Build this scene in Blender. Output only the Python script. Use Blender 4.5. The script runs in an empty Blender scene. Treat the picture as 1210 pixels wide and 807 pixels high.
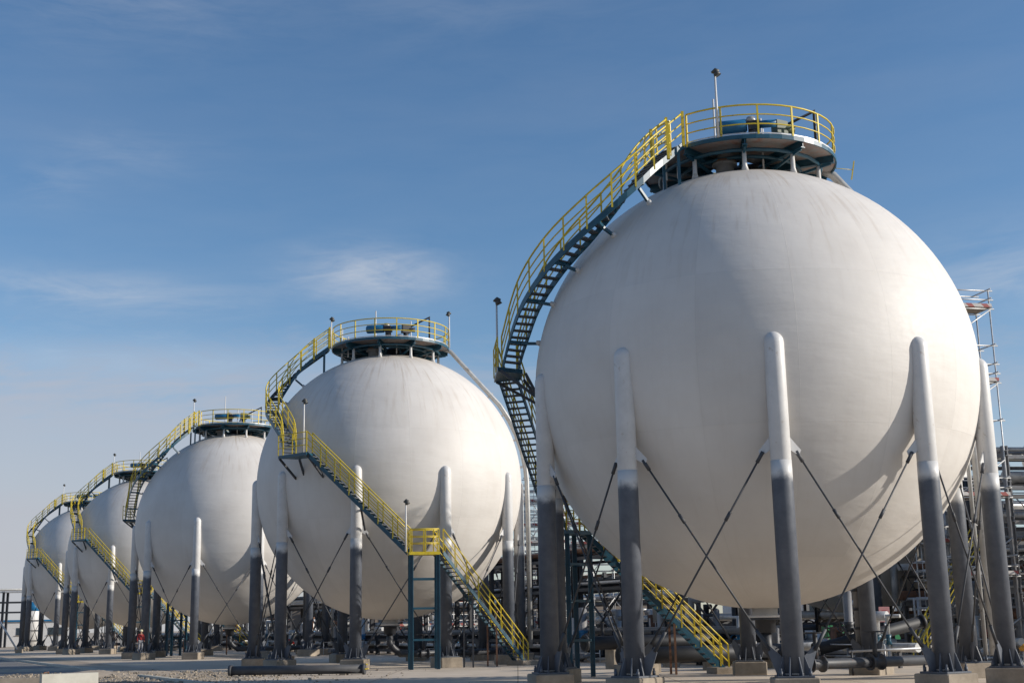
import bpy, math, random
from mathutils import Vector, Matrix
random.seed(7)
PI = math.pi
R = math.radians
sc = bpy.context.scene
COL = sc.collection

# ------------------------------------------------------------------ materials
def mat(name):
    m = bpy.data.materials.new(name); m.use_nodes = True
    nt = m.node_tree
    return m, nt, nt.nodes['Principled BSDF']

def N(nt, t, **kw):
    n = nt.nodes.new(t)
    for k, v in kw.items():
        if k == 'ins':
            for a, b in v.items(): n.inputs[a].default_value = b
        else: setattr(n, k, v)
    return n

def ramp(nt, stops, interp='LINEAR'):
    n = nt.nodes.new('ShaderNodeValToRGB'); n.color_ramp.interpolation = interp
    e = n.color_ramp.elements
    while len(e) < len(stops): e.new(0.5)
    for i, (p, c) in enumerate(stops):
        e[i].position = p; e[i].color = c if len(c) == 4 else (*c, 1)
    return n

def paint(name, col, rough=0.5, var=0.18, scale=3.0, rust=0.0, metal=0.0, bump=0.0, rustcol=(.12, .05, .025)):
    m, nt, b = mat(name); L = nt.links.new
    tc = N(nt, 'ShaderNodeTexCoord')
    no = N(nt, 'ShaderNodeTexNoise', ins={'Scale': scale, 'Detail': 6, 'Roughness': .65})
    L(tc.outputs['Object'], no.inputs['Vector'])
    rp = ramp(nt, [(.3, [c*(1-var) for c in col]), (.7, [min(1, c*(1+var)) for c in col])])
    L(no.outputs['Fac'], rp.inputs['Fac'])
    out = rp.outputs['Color']
    if rust > 0:
        n2 = N(nt, 'ShaderNodeTexNoise', ins={'Scale': scale*2.3, 'Detail': 8, 'Roughness': .7})
        L(tc.outputs['Object'], n2.inputs['Vector'])
        r2 = ramp(nt, [(.62-rust*.2, (0, 0, 0)), (.72, (1, 1, 1))])
        L(n2.outputs['Fac'], r2.inputs['Fac'])
        mx = N(nt, 'ShaderNodeMix', data_type='RGBA')
        L(r2.outputs['Color'], mx.inputs['Factor']); L(out, mx.inputs['A']); mx.inputs['B'].default_value = (*rustcol, 1)
        out = mx.outputs['Result']
    L(out, b.inputs['Base Color'])
    b.inputs['Roughness'].default_value = rough; b.inputs['Metallic'].default_value = metal
    if bump:
        bp = N(nt, 'ShaderNodeBump', ins={'Strength': .5, 'Distance': bump})
        L(no.outputs['Fac'], bp.inputs['Height']); L(bp.outputs['Normal'], b.inputs['Normal'])
    return m

def shell_material():
    m, nt, b = mat('weathered_white_paint'); L = nt.links.new
    tc = N(nt, 'ShaderNodeTexCoord')
    sx = N(nt, 'ShaderNodeSeparateXYZ'); L(tc.outputs['Object'], sx.inputs[0])
    def M(op, a, bb=None, c=None):
        n = N(nt, 'ShaderNodeMath', operation=op)
        for i, v in enumerate((a, bb, c)):
            if v is None: continue
            if isinstance(v, (int, float)): n.inputs[i].default_value = v
            else: L(v, n.inputs[i])
        return n.outputs[0]
    oi = N(nt, 'ShaderNodeObjectInfo'); rnd_ = M('MULTIPLY', oi.outputs['Random'], 60.0)
    az = M('ARCTAN2', sx.outputs['Y'], sx.outputs['X'])
    z = sx.outputs['Z']
    el = M('ARCSINE', M('DIVIDE', z, 8.01))
    cb = N(nt, 'ShaderNodeCombineXYZ'); L(M('MULTIPLY', az, 9.0), cb.inputs[0]); L(M('MULTIPLY', z, .16), cb.inputs[2]); L(rnd_, cb.inputs[1])
    streak = N(nt, 'ShaderNodeTexNoise', ins={'Scale': 3.2, 'Detail': 5, 'Roughness': .62}); L(cb.outputs[0], streak.inputs['Vector'])
    big = N(nt, 'ShaderNodeTexNoise', ins={'Scale': .35, 'Detail': 4, 'Roughness': .6}); shf = N(nt, 'ShaderNodeVectorMath', operation='ADD'); L(tc.outputs['Object'], shf.inputs[0]); L(rnd_, shf.inputs[1]); L(shf.outputs[0], big.inputs['Vector'])
    fine = N(nt, 'ShaderNodeTexNoise', ins={'Scale': 5, 'Detail': 6, 'Roughness': .7}); L(tc.outputs['Object'], fine.inputs['Vector'])
    base = ramp(nt, [(.3, (.60, .562, .518)), (.7, (.68, .645, .60))]); L(big.outputs['Fac'], base.inputs['Fac'])
    # vertical run-down streaks, strong near the crown and fading down the shell
    sr = ramp(nt, [(.52, (0, 0, 0)), (.74, (1, 1, 1))]); L(streak.outputs['Fac'], sr.inputs['Fac'])
    crown = N(nt, 'ShaderNodeMapRange', ins={'From Min': 2.0, 'From Max': 7.9, 'To Min': .08, 'To Max': .68}); L(z, crown.inputs['Value'])
    f1 = M('MULTIPLY', sr.outputs['Color'], crown.outputs[0])
    mx = N(nt, 'ShaderNodeMix', data_type='RGBA'); L(f1, mx.inputs['Factor']); L(base.outputs['Color'], mx.inputs['A'])
    mx.inputs['B'].default_value = (.36, .27, .185, 1)
    # dust settled on the crown
    dz = N(nt, 'ShaderNodeMapRange', ins={'From Min': 6.6, 'From Max': 8.0, 'To Min': 0, 'To Max': .8}); L(z, dz.inputs['Value'])
    f2 = M('MULTIPLY', dz.outputs[0], fine.outputs['Fac'])
    mx2 = N(nt, 'ShaderNodeMix', data_type='RGBA'); L(f2, mx2.inputs['Factor']); L(mx.outputs['Result'], mx2.inputs['A'])
    mx2.inputs['B'].default_value = (.36, .28, .2, 1)
    # plate seams (weld lines) : 16 meridians between two latitudes, four latitude rings
    fr = M('PINGPONG', M('MULTIPLY', az, 16/(2*PI)), .5)
    mer = M('LESS_THAN', M('MULTIPLY', fr, M('COSINE', el)), .0035)
    fe = M('PINGPONG', M('ADD', M('MULTIPLY', el, 1/.62), .5), .5)
    lat = M('LESS_THAN', fe, .0035)
    seam = M('MAXIMUM', mer, M('MULTIPLY', lat, .45))
    mx3 = N(nt, 'ShaderNodeMix', data_type='RGBA'); L(M('MULTIPLY', seam, .09), mx3.inputs['Factor']); L(mx2.outputs['Result'], mx3.inputs['A'])
    mx3.inputs['B'].default_value = (.3, .28, .26, 1)
    pc = N(nt, 'ShaderNodeCombineXYZ'); L(M('FLOOR', M('MULTIPLY', az, 16/(2*PI))), pc.inputs[0]); L(M('FLOOR', M('ADD', M('MULTIPLY', el, 1/.62), .5)), pc.inputs[1]); L(rnd_, pc.inputs[2])
    wn = N(nt, 'ShaderNodeTexWhiteNoise'); L(pc.outputs[0], wn.inputs['Vector'])
    pv_ = N(nt, 'ShaderNodeMapRange', ins={'To Min': .965, 'To Max': 1.02}); L(wn.outputs['Value'], pv_.inputs['Value'])
    mx4 = N(nt, 'ShaderNodeMix', data_type='RGBA', blend_type='MULTIPLY'); mx4.inputs['Factor'].default_value = 1; L(mx3.outputs['Result'], mx4.inputs['A']); L(pv_.outputs[0], mx4.inputs['B'])
    L(mx4.outputs['Result'], b.inputs['Base Color'])
    rr = N(nt, 'ShaderNodeMapRange', ins={'To Min': .48, 'To Max': .68}); L(fine.outputs['Fac'], rr.inputs['Value']); L(rr.outputs[0], b.inputs['Roughness'])
    # slight oil-canning of the plates
    cb2 = N(nt, 'ShaderNodeCombineXYZ'); L(M('MULTIPLY', az, 8/1.9), cb2.inputs[0]); L(M('MULTIPLY', el, 8/.6), cb2.inputs[1])
    dent = N(nt, 'ShaderNodeTexNoise', ins={'Scale': .8, 'Detail': 3, 'Roughness': .5}); L(cb2.outputs[0], dent.inputs['Vector'])
    h = M('ADD', M('MULTIPLY', dent.outputs['Fac'], .05), M('MULTIPLY', seam, .007))
    h = M('ADD', h, M('MULTIPLY', fine.outputs['Fac'], .004))
    bp = N(nt, 'ShaderNodeBump', ins={'Strength': .6, 'Distance': 1.0}); L(h, bp.inputs['Height']); L(bp.outputs['Normal'], b.inputs['Normal'])
    return m

def fireproof_material():
    # dark coating whose top edge is over-sprayed with the white paint
    m, nt, b = mat('dark_grey_coating'); L = nt.links.new
    tc = N(nt, 'ShaderNodeTexCoord'); sx = N(nt, 'ShaderNodeSeparateXYZ'); L(tc.outputs['Object'], sx.inputs[0])
    no = N(nt, 'ShaderNodeTexNoise', ins={'Scale': 2.2, 'Detail': 7, 'Roughness': .65}); L(tc.outputs['Object'], no.inputs['Vector'])
    rp = ramp(nt, [(.3, (.066, .076, .096)), (.7, (.112, .122, .144))]); L(no.outputs['Fac'], rp.inputs['Fac'])
    ad = N(nt, 'ShaderNodeMath', operation='MULTIPLY_ADD', ins={1: .5}); L(no.outputs['Fac'], ad.inputs[0]); L(sx.outputs['Z'], ad.inputs[2])
    mr = N(nt, 'ShaderNodeMapRange', ins={'From Min': 6.5, 'From Max': 6.82}); mr.interpolation_type = 'SMOOTHSTEP'; L(ad.outputs[0], mr.inputs['Value'])
    mx = N(nt, 'ShaderNodeMix', data_type='RGBA'); L(mr.outputs[0], mx.inputs['Factor']); L(rp.outputs['Color'], mx.inputs['A'])
    mx.inputs['B'].default_value = (.6, .59, .57, 1); L(mx.outputs['Result'], b.inputs['Base Color'])
    b.inputs['Roughness'].default_value = .5
    bp = N(nt, 'ShaderNodeBump', ins={'Strength': .3, 'Distance': .03}); L(no.outputs['Fac'], bp.inputs['Height']); L(bp.outputs['Normal'], b.inputs['Normal'])
    return m

def concrete_material(name, c0, c1, scale=1.2, joints=0.0):
    m, nt, b = mat(name); L = nt.links.new
    tc = N(nt, 'ShaderNodeTexCoord')
    n1 = N(nt, 'ShaderNodeTexNoise', ins={'Scale': scale, 'Detail': 9, 'Roughness': .68}); L(tc.outputs['Object'], n1.inputs['Vector'])
    n2 = N(nt, 'ShaderNodeTexNoise', ins={'Scale': scale*.12, 'Detail': 5, 'Roughness': .6, 'Distortion': .6}); L(tc.outputs['Object'], n2.inputs['Vector'])
    ad = N(nt, 'ShaderNodeMath', operation='MULTIPLY_ADD', ins={1: .5}); L(n1.outputs['Fac'], ad.inputs[0])
    mu = N(nt, 'ShaderNodeMath', operation='MULTIPLY', ins={1: .5}); L(n2.outputs['Fac'], mu.inputs[0]); L(mu.outputs[0], ad.inputs[2])
    rp = ramp(nt, [(.36, c0), (.62, c1)]); L(ad.outputs[0], rp.inputs['Fac'])
    out = rp.outputs['Color']
    if joints:
        br = N(nt, 'ShaderNodeTexBrick', offset=0.0, ins={'Scale': 1.0, 'Mortar Size': .035, 'Brick Width': joints, 'Row Height': joints, 'Color1': (1, 1, 1, 1), 'Color2': (.86, .86, .86, 1), 'Mortar': (.45, .43, .4, 1)})
        L(tc.outputs['Object'], br.inputs['Vector'])
        mx = N(nt, 'ShaderNodeMix', data_type='RGBA', blend_type='MULTIPLY'); mx.inputs['Factor'].default_value = .8
        L(out, mx.inputs['A']); L(br.outputs['Color'], mx.inputs['B']); out = mx.outputs['Result']
    L(out, b.inputs['Base Color']); b.inputs['Roughness'].default_value = .85
    bp = N(nt, 'ShaderNodeBump', ins={'Strength': .5, 'Distance': .02}); L(n1.outputs['Fac'], bp.inputs['Height']); L(bp.outputs['Normal'], b.inputs['Normal'])
    return m

def stripes_material():
    m, nt, b = mat('red_white_board'); L = nt.links.new
    tc = N(nt, 'ShaderNodeTexCoord'); sx = N(nt, 'ShaderNodeSeparateXYZ'); L(tc.outputs['Object'], sx.inputs[0])
    a = N(nt, 'ShaderNodeMath', operation='ADD'); L(sx.outputs['X'], a.inputs[0]); L(sx.outputs['Y'], a.inputs[1])
    a2 = N(nt, 'ShaderNodeMath', operation='ADD'); L(a.outputs[0], a2.inputs[0]); L(sx.outputs['Z'], a2.inputs[1])
    f = N(nt, 'ShaderNodeMath', operation='MULTIPLY', ins={1: 1.1}); L(a2.outputs[0], f.inputs[0])
    fr = N(nt, 'ShaderNodeMath', operation='FRACT'); L(f.outputs[0], fr.inputs[0])
    rp = ramp(nt, [(0, (.36, .1, .09)), (.4, (.55, .52, .49))], 'CONSTANT'); L(fr.outputs[0], rp.inputs['Fac'])
    L(rp.outputs['Color'], b.inputs['Base Color']); b.inputs['Roughness'].default_value = .7
    return m

MT = {}
MT['shell'] = shell_material()
MT['white'] = paint('white_steel_paint', (.6, .59, .575), .45, .08, 2.0, .15, rustcol=(.4, .34, .28))
MT['coat'] = fireproof_material()
MT['yellow'] = paint('yellow_paint', (.62, .47, .03), .42, .15, 4, .22, rustcol=(.16, .09, .03))
MT['teal'] = paint('blue_steel_paint', (.012, .068, .108), .4, .25, 2.5, .15, rustcol=(.05, .06, .07))
MT['blue'] = paint('bright_blue_paint', (.015, .14, .3), .4, .15, 3)
MT['dark'] = paint('dark_steel', (.035, .038, .045), .5, .25, 3, .2)
MT['tread'] = paint('grey_grating', (.09, .1, .11), .6, .25, 5, .3)
MT['under'] = paint('pale_floor_plate', (.27, .255, .245), .6, .2, .8, .75, rustcol=(.33, .13, .075))
MT['galv'] = paint('galvanised_steel', (.5, .5, .5), .42, .2, 3, .25, .35, rustcol=(.3, .24, .19))
MT['insul'] = paint('pipe_cladding', (.42, .42, .41), .42, .2, 1.5, .25, .3, rustcol=(.22, .19, .16))
MT['grey'] = paint('grey_paint', (.2, .2, .205), .5, .2, 2, .2)
MT['black'] = paint('black_pipe_paint', (.013, .014, .017), .6, .3, 2)
MT['coat2'] = paint('dark_grey_pipe_paint', (.05, .053, .06), .6, .25, 2, .1)
MT['rustp'] = paint('rusty_steel', (.17, .085, .05), .8, .35, 3)
MT['beigew'] = paint('beige_wall', (.2, .165, .135), .8, .12, 1)
MT['green'] = paint('green_paint', (.02, .19, .07), .5, .15, 1)
MT['olive'] = paint('olive_paint', (.05, .075, .04), .55, .2, 3)
MT['red'] = paint('red_paint', (.42, .03, .03), .45, .15, 2)
MT['stripe'] = stripes_material()
MT['wood'] = paint('weathered_plank', (.33, .27, .2), .85, .25, 4)
MT['conc'] = concrete_material('pedestal_concrete', (.19, .155, .115), (.38, .32, .25), 2.2)
MT['block'] = concrete_material('pale_concrete', (.40, .38, .32), (.56, .54, .47), 2.2)
MT['ground'] = concrete_material('concrete_paving', (.47, .385, .29), (.67, .565, .445), .45, 6.0)
MT['asphalt'] = concrete_material('grey_asphalt', (.14, .135, .13), (.24, .23, .22), .8)
MT['sand'] = concrete_material('sandy_soil', (.28, .22, .16), (.54, .45, .345), 1.2)
MT['stone'] = paint('rubble_stone', (.31, .26, .2), .9, .35, 2)
MT['skin'] = paint('skin', (.36, .2, .13), .6, .05)
MT['helmet'] = paint('white_helmet', (.65, .6, .4), .4, .05)
MT['trouser'] = paint('grey_trousers', (.3, .3, .32), .9, .1)
MT['jacket'] = paint('red_jacket', (.3, .03, .03), .8, .15)
MT['glass'] = paint('dark_glass', (.03, .045, .06), .12, .1)
MT['lampgrey'] = paint('lamp_grey', (.06, .06, .055), .5, .2)
MT['signr'] = paint('pink_sign_board', (.55, .26, .25), .6, .1)

# ------------------------------------------------------------------ mesh builder
class MB:
    def __init__(s): s.v = []; s.f = []; s.sm = []
    def add(s, vs, fs, smooth=False):
        o = len(s.v); s.v += [tuple(v) for v in vs]
        s.f += [tuple(i+o for i in f) for f in fs]; s.sm += [smooth]*len(fs)
        return s
    def box(s, c, d, rz=0.0):
        x, y, z = [k/2 for k in d]; ca, sa = math.cos(rz), math.sin(rz)
        vs = []
        for dz in (-z, z):
            for dx, dy in ((-x, -y), (x, -y), (x, y), (-x, y)):
                vs.append((c[0]+dx*ca-dy*sa, c[1]+dx*sa+dy*ca, c[2]+dz))
        return s.add(vs, [(3, 2, 1, 0), (4, 5, 6, 7), (0, 1, 5, 4), (1, 2, 6, 5), (2, 3, 7, 6), (3, 0, 4, 7)])
    def bbox(s, c, d, rz=0.0, b=.03):
        # box with chamfered edges
        x, y, z = [k/2 for k in d]; ca, sa = math.cos(rz), math.sin(rz)
        rings = []
        for zz, ins in ((-z, b), (-z+b, 0), (z-b, 0), (z, b)):
            X, Y = x-ins, y-ins
            ring = [(-X+b, -Y), (X-b, -Y), (X, -Y+b), (X, Y-b), (X-b, Y), (-X+b, Y), (-X, Y-b), (-X, -Y+b)]
            rings.append([(c[0]+p*ca-q*sa, c[1]+p*sa+q*ca, c[2]+zz) for p, q in ring])
        vs = sum(rings, []); fs = [tuple(range(7, -1, -1)), tuple(range(24, 32))]
        for k in range(3):
            for i in range(8):
                j = (i+1) % 8; fs.append((k*8+i, k*8+j, k*8+8+j, k*8+8+i))
        return s.add(vs, fs)
    def tube(s, pts, r, n=8, caps=True, smooth=True):
        pts = [Vector(p) for p in pts]; rs = r if isinstance(r, (list, tuple)) else [r]*len(pts)
        vs = []; up = None
        for i, p in enumerate(pts):
            if i == 0: t = pts[1]-p
            elif i == len(pts)-1: t = p-pts[i-1]
            else: t = (pts[i+1]-p).normalized()+(p-pts[i-1]).normalized()
            t.normalize()
            if up is None: up = Vector((0, 0, 1)) if abs(t.z) < .9 else Vector((1, 0, 0))
            a = t.cross(up)
            if a.length < 1e-4: a = t.orthogonal()
            a.normalize(); b = a.cross(t); b.normalize(); up = b
            k = 1.0
            if 0 < i < len(pts)-1:
                c = (pts[i+1]-p).normalized().dot((p-pts[i-1]).normalized()); k = 1/max(.6, math.sqrt(max(0, (1+c)/2)))
            for j in range(n):
                w = 2*PI*j/n; vs.append(p+(a*math.cos(w)+b*math.sin(w))*rs[i]*k)
        fs = []
        for i in range(len(pts)-1):
            for j in range(n):
                q = (j+1) % n; fs.append((i*n+j, i*n+q, i*n+n+q, i*n+n+j))
        s.add(vs, fs, smooth)
        if caps:
            o = len(s.v)-len(vs); m = (len(pts)-1)*n
            s.f += [tuple(o+j for j in range(n-1, -1, -1)), tuple(o+m+j for j in range(n))]; s.sm += [False, False]
        return s
    def lathe(s, prof, n=24, c=(0, 0, 0), smooth=True):
        vs = []; fs = []
        for r_, z in prof:
            for j in range(n):
                w = 2*PI*j/n; vs.append((c[0]+r_*math.cos(w), c[1]+r_*math.sin(w), c[2]+z))
        for i in range(len(prof)-1):
            for j in range(n):
                q = (j+1) % n; fs.append((i*n+j, i*n+q, i*n+n+q, i*n+n+j))
        s.add(vs, fs, smooth); o = len(s.v)-len(vs); m = (len(prof)-1)*n
        s.f += [tuple(o+j for j in range(n-1, -1, -1)), tuple(o+m+j for j in range(n))]; s.sm += [False, False]
        return s
    def beam(s, a, b, w, h, up=(0, 0, 1)):
        # rectangular bar from a to b: w sideways, h along up
        a, b = Vector(a), Vector(b); t = (b-a).normalized(); u = Vector(up)
        if abs(t.dot(u)) > .98: u = Vector((1, 0, 0))
        sd = t.cross(u).normalized(); uu = sd.cross(t).normalized()
        vs = []
        for p in (a, b):
            for i, j in ((-1, -1), (1, -1), (1, 1), (-1, 1)): vs.append(p+sd*w/2*i+uu*h/2*j)
        return s.add(vs, [(3, 2, 1, 0), (4, 5, 6, 7), (0, 1, 5, 4), (1, 2, 6, 5), (2, 3, 7, 6), (3, 0, 4, 7)])
    def ibeam(s, a, b, w, h, up=(0, 0, 1), t=.03):
        a, b = Vector(a), Vector(b); d = (b-a).normalized(); u = Vector(up)
        if abs(d.dot(u)) > .98: u = Vector((1, 0, 0))
        sd = d.cross(u).normalized(); uu = sd.cross(d).normalized()
        s.beam(a+uu*(h/2-t/2), b+uu*(h/2-t/2), w, t, u); s.beam(a-uu*(h/2-t/2), b-uu*(h/2-t/2), w, t, u)
        s.beam(a, b, t, h-2*t, u)
        return s
    def ribbon(s, pts, sides, w, h):
        # bar swept along pts, w along the side vectors, h vertical
        vs = []; n = len(pts)
        for p, sd in zip(pts, sides):
            p = Vector(p)
            for i, j in ((-1, -1), (1, -1), (1, 1), (-1, 1)): vs.append(p+sd*w/2*i+Vector((0, 0, h/2*j)))
        fs = [(3, 2, 1, 0), tuple(4*(n-1)+k for k in range(4))]
        for k in range(n-1):
            for i in range(4):
                j = (i+1) % 4; fs.append((4*k+i, 4*k+j, 4*k+4+j, 4*k+4+i))
        return s.add(vs, fs)
    def prism(s, poly, z0, z1):
        n = len(poly)
        a = sum(poly[i][0]*poly[(i+1) % n][1]-poly[(i+1) % n][0]*poly[i][1] for i in range(n))
        if a < 0: poly = poly[::-1]
        vs = [(p[0], p[1], z0) for p in poly]+[(p[0], p[1], z1) for p in poly]
        fs = [tuple(range(n-1, -1, -1)), tuple(range(n, 2*n))]+[(i, (i+1) % n, n+(i+1) % n, n+i) for i in range(n)]
        return s.add(vs, fs)
    def mesh(s, name, m):
        me = bpy.data.meshes.new(name); me.from_pydata(s.v, [], s.f); me.update()
        me.polygons.foreach_set('use_smooth', s.sm)
        if m is not None: me.materials.append(m)
        return me

def put(name, me, parent=None, loc=(0, 0, 0), rz=0.0):
    o = bpy.data.objects.new(name, me); COL.objects.link(o)
    o.location = loc; o.rotation_euler = (0, 0, rz)
    if parent is not None: o.parent = parent
    return o
def part(name, mb, m, parent, label=None):
    o = put(name, mb.mesh(name, m), parent)
    if label: o['label'] = label
    return o
def tag(o, label=None, cat=None, group=None, kind=None):
    for k, v in (('label', label), ('category', cat), ('group', group), ('kind', kind)):
        if v: o[k] = v
    return o
def thing(name, label, cat, loc=(0, 0, 0), rz=0.0, group=None):
    o = put(name, None, None, loc, rz); o.empty_display_size = .3
    return tag(o, label, cat, group)
def struct(name, mb, m): return tag(part(name, mb, m, None), kind='structure')

def vaz(az, rho, z=0.0):          # azimuth 0 faces the camera side (-y), positive to the right (+x)
    a = R(az); return Vector((rho*math.sin(a), -rho*math.cos(a), z))

# ------------------------------------------------------------------ site layout
ZC, RS = 10.58, 8.0
S0 = Vector((8.837, 46.75, 0)); STEP = Vector((-16.427, 31.541, 0))
MIRA = -62.5                        # mirror axis of the two stair variants
U = STEP.normalized(); NV = Vector((U.y, -U.x, 0)) * 1.0   # NV points behind the row, to the right
SUN = Vector((.925, -.125, .36)).normalized()

def catmull(pts, k=6):
    P = [Vector(p) for p in pts]; P = [P[0]*2-P[1]]+P+[P[-1]*2-P[-2]]; out = []
    for i in range(1, len(P)-2):
        for j in range(k):
            t = j/k; a, b, c, d = P[i-1], P[i], P[i+1], P[i+2]
            out.append(.5*((2*b)+(c-a)*t+(2*a-5*b+4*c-d)*t*t+(3*b-a-3*c+d)*t**3))
    out.append(P[-2]); return out
def resample(pts, d):
    out = [pts[0].copy()]; acc = 0.0
    for a, b in zip(pts, pts[1:]):
        L = (b-a).length; 
        while acc+L >= d:
            t = (d-acc)/L; a = a.lerp(b, t); out.append(a.copy()); L = (b-a).length; acc = 0
        acc += L
    if (out[-1]-pts[-1]).length > d*.3: out.append(pts[-1].copy())
    else: out[-1] = pts[-1].copy()
    return out
def sidevecs(pts):
    out = []
    for i in range(len(pts)):
        t = pts[min(i+1, len(pts)-1)]-pts[max(i-1, 0)]; t.z = 0; t.normalize(); out.append(Vector((t.y, -t.x, 0)))
    return out

def stair_flight(parent, name, pts, width, detail, sides_rail=(-1, 1), strmat='teal'):
    st = None
    sv = sidevecs(pts)
    # first stringer is the part itself, everything else hangs from it
    mb = MB()
    for sgn in (-1, 1):
        mb.ribbon([p+s_*sgn*width/2+Vector((0, 0, -.04)) for p, s_ in zip(pts, sv)], sv, .045, .27)
    st = part(name, mb, MT[strmat], parent)
    # treads, one each .2 m of rise
    z0, z1 = pts[0].z, pts[-1].z; n = max(2, int(abs(z1-z0)/.205)); seg = list(zip(pts, pts[1:]))
    allm = MB()
    for k in range(1, n):
        z = z0+(z1-z0)*k/n
        for i, (a, b) in enumerate(seg):
            if min(a.z, b.z) <= z <= max(a.z, b.z) and abs(b.z-a.z) > 1e-6:
                t = (z-a.z)/(b.z-a.z); p = a.lerp(b, t); h = b-a; rz = math.atan2(h.y, h.x)
                tm = allm if not detail else MB()
                tm.box((p.x, p.y, p.z), (.27, width-.06, .045), rz)
                if detail: part('tread', tm, MT['tread'], st)
                break
    if not detail: part('treads', allm, MT['tread'], st)
    rail(st, pts, sv, width, detail, sides_rail)
    return st

def rail(parent, pts, sv, width, detail, sides, h=1.1, spacing=1.15, mname='yellow'):
    for sgn in sides:
        line = [p+s_*sgn*(width/2+.01) for p, s_ in zip(pts, sv)]
        mb = MB()
        for hh, rr in ((h, .034), (h*.66, .025), (h*.34, .025)):
            mb.tube([p+Vector((0, 0, hh+.08)) for p in line], rr, 6)
        ro = part('handrail', mb, MT[mname], parent)
        allm = MB()
        for p in resample(line, spacing):
            tm = allm if not detail else MB()
            tm.beam(p+Vector((0, 0, -.05)), p+Vector((0, 0, h+.07)), .065, .06, (1, 0, 0))
            if detail: part('railing_post', tm, MT[mname], parent)
        if not detail: part('railing_posts', allm, MT[mname], parent)

# ------------------------------------------------------------------ shared meshes of a tank
def sphere_mesh(n=128, m=64):
    mb = MB(); vs = [(0, 0, -RS)]; fs = []
    for i in range(1, m):
        e = -PI/2+PI*i/m
        for j in range(n):
            w = 2*PI*j/n; vs.append((RS*math.cos(e)*math.cos(w), RS*math.cos(e)*math.sin(w), RS*math.sin(e)))
    vs.append((0, 0, RS)); t = len(vs)-1
    for j in range(n):
        q = (j+1) % n; fs.append((0, 1+q, 1+j)); fs.append((t, 1+(m-2)*n+j, 1+(m-2)*n+q))
        for i in range(m-2): fs.append((1+i*n+j, 1+i*n+q, 1+(i+1)*n+q, 1+(i+1)*n+j))
    return mb.add(vs, fs, True).mesh('shell', MT['shell'])
SHELL = sphere_mesh()
RHO = 7.93
# in the column frame the column axis is z, +x points outward
cr = .315
prof = [(cr, .62), (cr, 10.55)]
for k in range(1, 7): a = k/6*PI/2; prof.append((max(.01, cr*math.cos(a)), 10.55+.36*math.sin(a)))
COLUMN = MB().lathe(prof, 28).mesh('column', MT['white'])
COAT = MB().lathe([(cr+.009, .66), (cr+.009, 6.5), (cr+.003, 6.9)], 28).mesh('fireproofing', MT['coat'])
bp = MB().bbox((0, 0, .56), (1.06, 1.06, .06), 0, .01)
for k in range(8):
    a = k*PI/4+PI/8; ca, sa = math.cos(a), math.sin(a); t = .015
    poly = [(cr, .59), (.52, .59), (.50, .68), (cr+.03, 1.12), (cr, 1.12)]
    vs = []
    for sg in (-1, 1):
        for rr, z in poly: vs.append((rr*ca-sg*t*sa, rr*sa+sg*t*ca, z))
    bp.add(vs, [(0, 1, 2, 3, 4), (9, 8, 7, 6, 5)]+[(i, i+5, (i+1) % 5+5, (i+1) % 5) for i in range(5)])
for sx in (-.42, .42):
    for sy in (-.42, .42): bp.lathe([(.05, .59), (.05, .72), (.03, .72), (.03, .8)], 8, (sx, sy, 0))
PLATE = bp.mesh('base_plate', MT['coat'])
PED = MB().bbox((0, 0, .24), (1.32, 1.32, .58), 0, .03).mesh('pedestal', MT['conc'])
def lug_meshes():
    ups, los = [], []
    for sg in (-1, 1):
        up, lo = MB(), MB()
        # upper lug on the column, turned towards the neighbour (36 deg polygon: chord direction is +-18 deg off tangent)
        d = Vector((-math.sin(R(18)), sg*math.cos(R(18)), 0))
        for z0, mbx, L_, hh in ((7.28, up, .62, .34), (1.28, lo, .72, .5)):
            a = d*.26
            e = d*L_+Vector((0, 0, z0-.0))
            w = Vector((d.y, -d.x, 0))*.022
            if z0 > 3: pts = [a+Vector((0, 0, z0+.42)), a+Vector((0, 0, z0-.02)), d*(L_-.02)+Vector((0, 0, z0-.22)), d*(L_+.05)+Vector((0, 0, z0-.05)), d*(L_-.12)+Vector((0, 0, z0+.14))]
            else: pts = [a+Vector((0, 0, .6)), d*.5+Vector((0, 0, .6)), d*(L_+.02)+Vector((0, 0, z0-.02)), d*(L_-.06)+Vector((0, 0, z0+.14)), a+Vector((0, 0, 1.05))]
            vs = [p-w for p in pts]+[p+w for p in pts]
            mbx.add(vs, [(0, 1, 2, 3, 4), (9, 8, 7, 6, 5)]+[(i, i+5, (i+1) % 5+5, (i+1) % 5) for i in range(5)])
        ups.append(up.mesh('rod_lug', MT['white'])); los.append(lo.mesh('rod_gusset', MT['coat']))
    return ups, los
LUG, GUS = lug_meshes()
def rod_meshes():
    out = []
    for flip in (0, 1):
        a, b = vaz(-18, RHO), vaz(18, RHO)
        if flip: a, b = b, a
        d = (b-a).normalized(); off = Vector((0, -1, 0))*(.06 if flip else -.02)
        p = a+d*.52+Vector((0, 0, 7.2))+off; q = b-d*.68+Vector((0, 0, 1.3))+off
        mb = MB().tube([p, q], .032, 8)
        mb.tube([p, p.lerp(q, .055)], .06, 8); mb.tube([q, q.lerp(p, .1)], .058, 8)
        tb = MB().tube([p.lerp(q, .30), p.lerp(q, .345)], .055, 8)
        out.append((mb.mesh('tie_rod', MT['coat2']), tb.mesh('turnbuckle', MT['coat2'])))
    return out
RODS = rod_meshes()

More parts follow.
